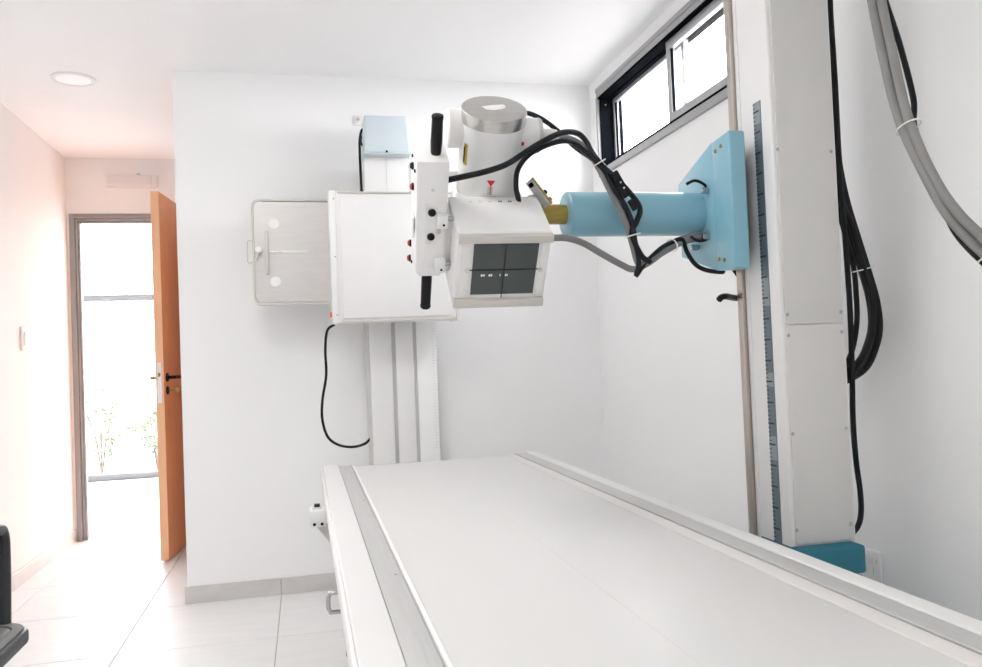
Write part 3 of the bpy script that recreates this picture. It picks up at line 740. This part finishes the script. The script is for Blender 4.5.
for n, u, ma in ((-.150, .196, 'black'), (-.135, .150, 'red'), (-.150, -.014, 'red'), (-.150, -.058, 'red')):
    b_ = obj('button', bm_lathe(bmesh.new(), L(PA0 + .001, n, u), -E1, [(0, 0), (0, .009), (.004, .009), (.005, .008), (.005, 0)], 20), 'black', cp)
    obj('button_cap', bm_lathe(bmesh.new(), L(PA0 - .0035, n, u), -E1, [(0, 0), (0, .0068), (.003, .0068), (.0045, .005), (.0045, 0)], 18), ma, b_)
for n, u in ((-.120, .066), (-.165, .215), (-.112, -.045), (-.105, .205)):
    obj('screw', bm_cyl(bmesh.new(), L(PA0 + .001, n, u), L(PA0 - .0025, n, u), .0042, 10), 'black', cp)
lbox('slider', (PA0 - .0035, -.135, .030), (PA0 + .001, -.100, .085), 'white_matt', cp, .001, 1)
lbox('spacer', (-.131, -.165, -.058), (-.1125, -.088, .092), 'white', cp, .002)
# arm that carries the panel
lbox('support_bar', (-.150, TN - .03, .10), (-.060, TN + .0, .13), 'white', cp, .003)
lbox('support_bar', (-.155, TN - .03, .10), (-.133, PN0 + .002, .13), 'white', cp, .003)

# cables of the tube head
def cable(pts, r, m, sub=6, parent=ts, n=10): return obj('cable', bm_tube(bmesh.new(), spline(pts, sub), r, n), m, parent)
cable([(.540, 2.03, 1.700), (.5761, 2.02, 1.7155), (.6186, 2.02, 1.7036), (.6661, 2.02, 1.6706), (.7038, 2.0, 1.624), (.7342, 1.965, 1.5858), (.7523, 1.950, 1.5557), (.7772, 1.950, 1.5125), (.8019, 1.950, 1.4615), (.8211, 1.950, 1.4102), (.8371, 1.95, 1.3461), (.8431, 1.95, 1.300)], .0062, 'cable_dark')
cable([(.335, 1.915, 1.513), (.3788, 1.885, 1.5167), (.4338, 1.862, 1.5257), (.4835, 1.862, 1.5431), (.5303, 1.870, 1.5729), (.5803, 1.872, 1.603), (.6406, 1.905, 1.6342), (.6904, 1.94, 1.6429), (.7163, 1.95, 1.6266), (.7274, 1.94, 1.5961), (.7474, 1.935, 1.5658), (.7744, 1.928, 1.5358), (.8155, 1.925, 1.4928), (.8435, 1.925, 1.452), (.8336, 1.925, 1.4162), (.8185, 1.925, 1.3857), (.8431, 1.93, 1.3319), (.8713, 1.94, 1.3149)], .0072, 'cable_dark')
cable([(.5350, 1.95, 1.4563), (.5311, 1.945, 1.4763), (.5248, 1.94, 1.5084), (.5248, 1.915, 1.5433), (.547, 1.890, 1.5737), (.5917, 1.885, 1.5963), (.6416, 1.905, 1.6133), (.6831, 1.94, 1.6156), (.7216, 1.94, 1.5858), (.7572, 1.935, 1.5455), (.778, 1.925, 1.4976), (.8031, 1.925, 1.4596), (.82, 1.925, 1.4162), (.8259, 1.925, 1.3703), (.8384, 1.935, 1.3154), (.8312, 1.94, 1.2797)], .0066, 'cable_dark')
cable([(.660, 1.99, 1.650), (.700, 1.98, 1.632), (.7277, 1.96, 1.6011), (.7454, 1.945, 1.5579), (.768, 1.94, 1.5058), (.7907, 1.935, 1.4538), (.8126, 1.935, 1.4026), (.8267, 1.94, 1.3565), (.8436, 1.945, 1.3102), (.8818, 1.955, 1.3263), (.9258, 1.975, 1.3545), (.987, 2.0, 1.3795), (1.0375, 2.01, 1.3917), (1.078, 2.02, 1.395)], .0088, 'cable_mid')
cable([(.560, 1.885, 1.374), (.5893, 1.90, 1.3726), (.6419, 1.92, 1.3752), (.6893, 1.93, 1.3638), (.7421, 1.94, 1.337), (.7893, 1.94, 1.311), (.8267, 1.945, 1.2975), (.8702, 1.95, 1.3132), (.9196, 1.97, 1.3411), (.9867, 1.995, 1.3711), (1.0372, 2.005, 1.3832), (1.078, 2.015, 1.387)], .0084, 'cable_mid')
cable([(.8312, 1.94, 1.2797), (.8572, 1.945, 1.3090), (.9096, 1.962, 1.3500), (.9539, 1.982, 1.3708), (.9878, 1.99, 1.379), (1.0005, 1.99, 1.3459), (1.022, 1.99, 1.3136), (1.0531, 1.99, 1.2971), (1.0936, 1.98, 1.2900), (1.118, 2.02, 1.300)], .0062, 'black')
cable([(1.125, 2.03, 1.34), (1.155, 2.05, 1.3244), (1.1785, 2.06, 1.2982), (1.2046, 2.06, 1.2679), (1.23, 2.06, 1.24)], .0058, 'black')
cable([(1.0761, 1.97, 1.2155), (1.085, 1.973, 1.222), (1.1023, 1.98, 1.2245), (1.1493, 2.02, 1.2226), (1.19, 2.03, 1.22)], .0085, 'black')
cable([(1.010, 1.995, 1.528), (1.030, 1.985, 1.536), (1.055, 1.985, 1.527), (1.075, 1.995, 1.512)], .004, 'black')
cable([(1.015, 1.995, 1.388), (1.030, 1.988, 1.376), (1.050, 1.985, 1.376), (1.072, 1.99, 1.388)], .004, 'black')
def tie(c, d, r, name='cable_tie', parent=ts, ry=None):
    c = Vector(c); t, u, v = basis(d)
    pts = [c + u * math.cos(k * math.pi / 12) * r + v * math.sin(k * math.pi / 12) * (ry or r) for k in range(24)]
    return obj(name, bm_tube(bmesh.new(), pts, .0019, 6, True), 'tie', parent)
tie((.7440, 1.945, 1.5680), (.5, 0, -.85), .021)
tie((.8225, 1.931, 1.3820), (.25, 0, -.97), .020)
tie((.9535, 1.978, 1.3630), (.85, .3, .4), .017)
cx = Vector((.047, 0, -.082)).normalized(); cz = Vector((.082, 0, .047)).normalized()
cn = obj('connector', bm_obox(bmesh.new(), (.7880, 1.912, 1.5080), (cx, (0, 1, 0), cz), (.072, .016, .020), .003), 'black', ts)
obj('connector', bm_obox(bmesh.new(), (.8180, 1.908, 1.4560), (cx, (0, 1, 0), cz), (.030, .012, .016), .003), 'black', ts)
for d in (-.012, .004):
    obj('screw', bm_cyl(bmesh.new(), Vector((.7880, 1.9045, 1.508)) - cx * d, Vector((.7880, 1.9025, 1.508)) - cx * d, .003, 10), 'chrome', cn)
# cables hanging down the back of the column
cable([(1.3547, 1.84, 2.44), (1.3547, 1.83, 2.0264), (1.3544, 1.83, 1.9218), (1.3569, 1.83, 1.7655), (1.3565, 1.83, 1.6097), (1.359, 1.83, 1.4546), (1.363, 1.83, 1.3257), (1.3655, 1.83, 1.1716), (1.3622, 1.83, 1.0182), (1.3574, 1.83, .891), (1.3601, 1.83, .7893), (1.3671, 1.83, .7127), (1.3666, 1.83, .6571), (1.3555, 1.83, .622), (1.330, 1.83, .600)], .0072, 'black')
B1 = [(1.3660, 1.86, 1.90), (1.3699, 1.86, 1.6707), (1.3756, 1.86, 1.5656), (1.3932, 1.86, 1.4606), (1.4227, 1.86, 1.3555), (1.4476, 1.86, 1.271), (1.4672, 1.86, 1.197), (1.4723, 1.86, 1.1312), (1.46, 1.86, 1.0792), (1.4265, 1.86, 1.023), (1.3829, 1.88, .9911), (1.3467, 1.90, .9773), (1.326, 1.92, .975)]
B2 = [(1.3600, 1.85, 1.90), (1.3642, 1.845, 1.7169), (1.365, 1.845, 1.4825), (1.392, 1.84, 1.3917), (1.4158, 1.84, 1.2954), (1.4381, 1.84, 1.2222), (1.4393, 1.84, 1.1443), (1.4198, 1.84, 1.0673), (1.3864, 1.86, 1.0042), (1.3319, 1.90, .9734), (1.325, 1.905, .972)]
B3 = [(p[0] - .004 * min(1, abs(p[2] - 1.75)), p[1] + .022, p[2] + .012) for p in B1]
B4 = [(1.3560, 1.87, 1.90), (1.358, 1.865, 1.60), (1.362, 1.86, 1.47), (1.383, 1.86, 1.38), (1.404, 1.86, 1.29), (1.4085, 1.86, 1.22), (1.4060, 1.86, 1.14), (1.392, 1.87, 1.06), (1.362, 1.89, .995), (1.330, 1.905, .972)]
cable(B1, .0100, 'black'); cable(B2, .0090, 'black'); cable(B3, .0110, 'cable_dark'); cable(B4, .0070, 'black')
cable([(p[0] + .008, p[1] + .034, p[2] + .004) for p in B1[:9]] + [(1.40, 1.91, 1.0), (1.335, 1.93, .985)], .0080, 'cable_grey')
tie((1.4300, 1.862, 1.2790), (.25, 0, -.97), .030, ry=.030)

# ------------------------------------------------------------------ grey cable bundle hanging from the ceiling at the right
hb = thing('cable_bundle', (1.36, 1.17, 1.05), 'two thick grey cables and a black one tied together, hanging at upper right', 'cable')
G1 = [(1.285, 1.64, 2.50), (1.262, 1.58, 2.15), (1.2472, 1.55, 1.9123), (1.2372, 1.53, 1.8355), (1.21, 1.47, 1.6798), (1.1968, 1.42, 1.5416), (1.2056, 1.38, 1.4358), (1.228, 1.34, 1.3288), (1.2693, 1.30, 1.2452), (1.3145, 1.27, 1.1842), (1.42, 1.22, 1.12), (XR - .016, 1.17, 1.09)]
G2 = [(1.300, 1.61, 2.50), (1.270, 1.56, 2.15), (1.2519, 1.53, 1.9029), (1.244, 1.51, 1.827), (1.2178, 1.45, 1.6726), (1.2013, 1.40, 1.5357), (1.2138, 1.36, 1.4154), (1.2307, 1.32, 1.3313), (1.263, 1.28, 1.2637), (1.2951, 1.25, 1.2092), (1.41, 1.19, 1.15), (XR - .016, 1.14, 1.12)]
G3 = [(1.310, 1.64, 2.50), (1.285, 1.58, 2.15), (1.2656, 1.56, 1.9183), (1.2662, 1.55, 1.846), (1.238, 1.48, 1.7165), (1.239, 1.45, 1.5894), (1.2332, 1.42, 1.5178), (1.2387, 1.38, 1.4061), (1.2424, 1.345, 1.3034), (1.2684, 1.305, 1.2318), (1.3135, 1.275, 1.171), (1.42, 1.24, 1.10), (XR - .016, 1.19, 1.07)]
G3 = [(p[0] + .010, p[1] - .012, p[2]) if 1 < i < 6 else p for i, p in enumerate(G3)]
box('wall_clip', (XR - .018, 1.115, 1.055), (XR - .001, 1.215, 1.140), 'white_matt', hb, .003)
cable(G1, .0102, 'cable_grey', 8, hb, 12); cable(G2, .0098, 'cable_grey', 8, hb, 12); cable(G3, .0062, 'black', 8, hb, 10)
tie((1.2050, 1.405, 1.5190), (.15, -.4, -.95), .025, parent=hb)
tie((1.2680, 1.292, 1.2480), (.45, -.35, -.6), .023, parent=hb)

# ------------------------------------------------------------------ wall socket behind the column
so = thing('wall_socket', (XR, 2.0, .43), 'white double wall socket on the right wall behind the trolley base', 'socket')
box('plate', (XR - .010, 1.952, .425), (XR, 2.075, .512), 'white_matt', so, .003)
for z in (.447, .478):
    box('module', (XR - .0125, 1.978, z), (XR - .009, 2.045, z + .024), 'white_matt', so, .0015)
box('switch_slot', (XR - .0115, 1.962, .480), (XR - .0095, 1.967, .492), 'light_grey', so)

# ------------------------------------------------------------------ office chair at the left edge
ch = thing('office_chair', (-.93, 2.0, 0), 'dark plastic armchair with looped armrest at the lower left edge', 'chair')
def rrect(cx, cy, wx, wy, r, z, n=6):
    pts = []
    for (sx, sy, a0) in ((1, 1, 0), (-1, 1, 90), (-1, -1, 180), (1, -1, 270)):
        for k in range(n + 1):
            a = math.radians(a0 + 90 * k / n)
            pts.append((cx + sx * (wx / 2 - r) + r * math.cos(a), cy + sy * (wy / 2 - r) + r * math.sin(a), z))
    return pts
SX, SY = -.932, 2.005
obj('seat', bm_prism(bmesh.new(), rrect(SX, SY, .520, .530, .07, .440), (0, 0, .034), .012, 3), 'chair', ch)
bm = bmesh.new()
o_, i_ = rrect(SX, SY, .500, .510, .065, .474), rrect(SX, SY, .455, .465, .05, .4742)
vo = [bm.verts.new(p) for p in o_]; vt = [bm.verts.new((p[0], p[1], .480)) for p in o_]; vi = [bm.verts.new((p[0], p[1], .480)) for p in i_]; vb = [bm.verts.new(p) for p in i_]
n = len(vo); fs = []
for k in range(n):
    j = (k + 1) % n
    fs += [bm.faces.new([vo[k], vo[j], vt[j], vt[k]]), bm.faces.new([vt[k], vt[j], vi[j], vi[k]]), bm.faces.new([vi[k], vi[j], vb[j], vb[k]])]
bmesh.ops.recalc_face_normals(bm, faces=fs)
obj('seat_border', bm, 'seat_sheen', ch)
obj('seat_pad', bm_prism(bmesh.new(), rrect(SX, SY, .450, .460, .05, .472), (0, 0, .007), .002, 2), 'seat_sheen', ch)
for x in (-.742, -1.122):
    pts = [(x, 2.262, .470), (x, 2.268, .56), (x, 2.270, .65), (x, 2.262, .700), (x, 2.225, .716), (x, 2.10, .719), (x, 1.95, .719), (x, 1.84, .712), (x, 1.80, .684), (x, 1.79, .60), (x, 1.79, .470)]
    obj('armrest', bm_tube(bmesh.new(), spline(pts, 5), .0145, 14), 'chair', ch)
bm = bmesh.new()
bm_prism(bm, [(p[0], 1.735 - (p[1] - .75) * .12, p[1]) for p in [(q[0], q[1]) for q in rrect(SX, .78, .42, .42, .07, 0)]], (0, .022, 0), .008, 2)
obj('backrest', bm, 'chair', ch)
for s in (-1, 1):
    obj('back_post', bm_tube(bmesh.new(), spline([(SX + s * .12, 1.80, .455), (SX + s * .12, 1.755, .50), (SX + s * .12, 1.775, .62), (SX + s * .12, 1.768, .75)], 5), .012, 10), 'chair', ch)
obj('gas_lift', bm_lathe(bmesh.new(), (SX, SY, .075), (0, 0, 1), [(0, 0), (0, .035), (.10, .033), (.10, .025), (.30, .025), (.31, .07), (.365, .07), (.366, 0)], 24), 'chair', ch)
for k in range(5):
    a = math.radians(72 * k + 20); d = Vector((math.cos(a), math.sin(a), 0)); c = Vector((SX, SY, 0))
    bl = obj('base_leg', bm_tube(bmesh.new(), [c + d * .03 + Vector((0, 0, .105)), c + d * .16 + Vector((0, 0, .092)), c + d * .27 + Vector((0, 0, .075))], [.024, .019, .014], 10), 'chair', ch)
    e = c + d * .262; s = Vector((-d.y, d.x, 0))
    obj('caster', bm_cyl(bmesh.new(), e + s * .018 + Vector((0, 0, .0285)), e - s * .018 + Vector((0, 0, .0285)), .028, 20), 'black', bl)
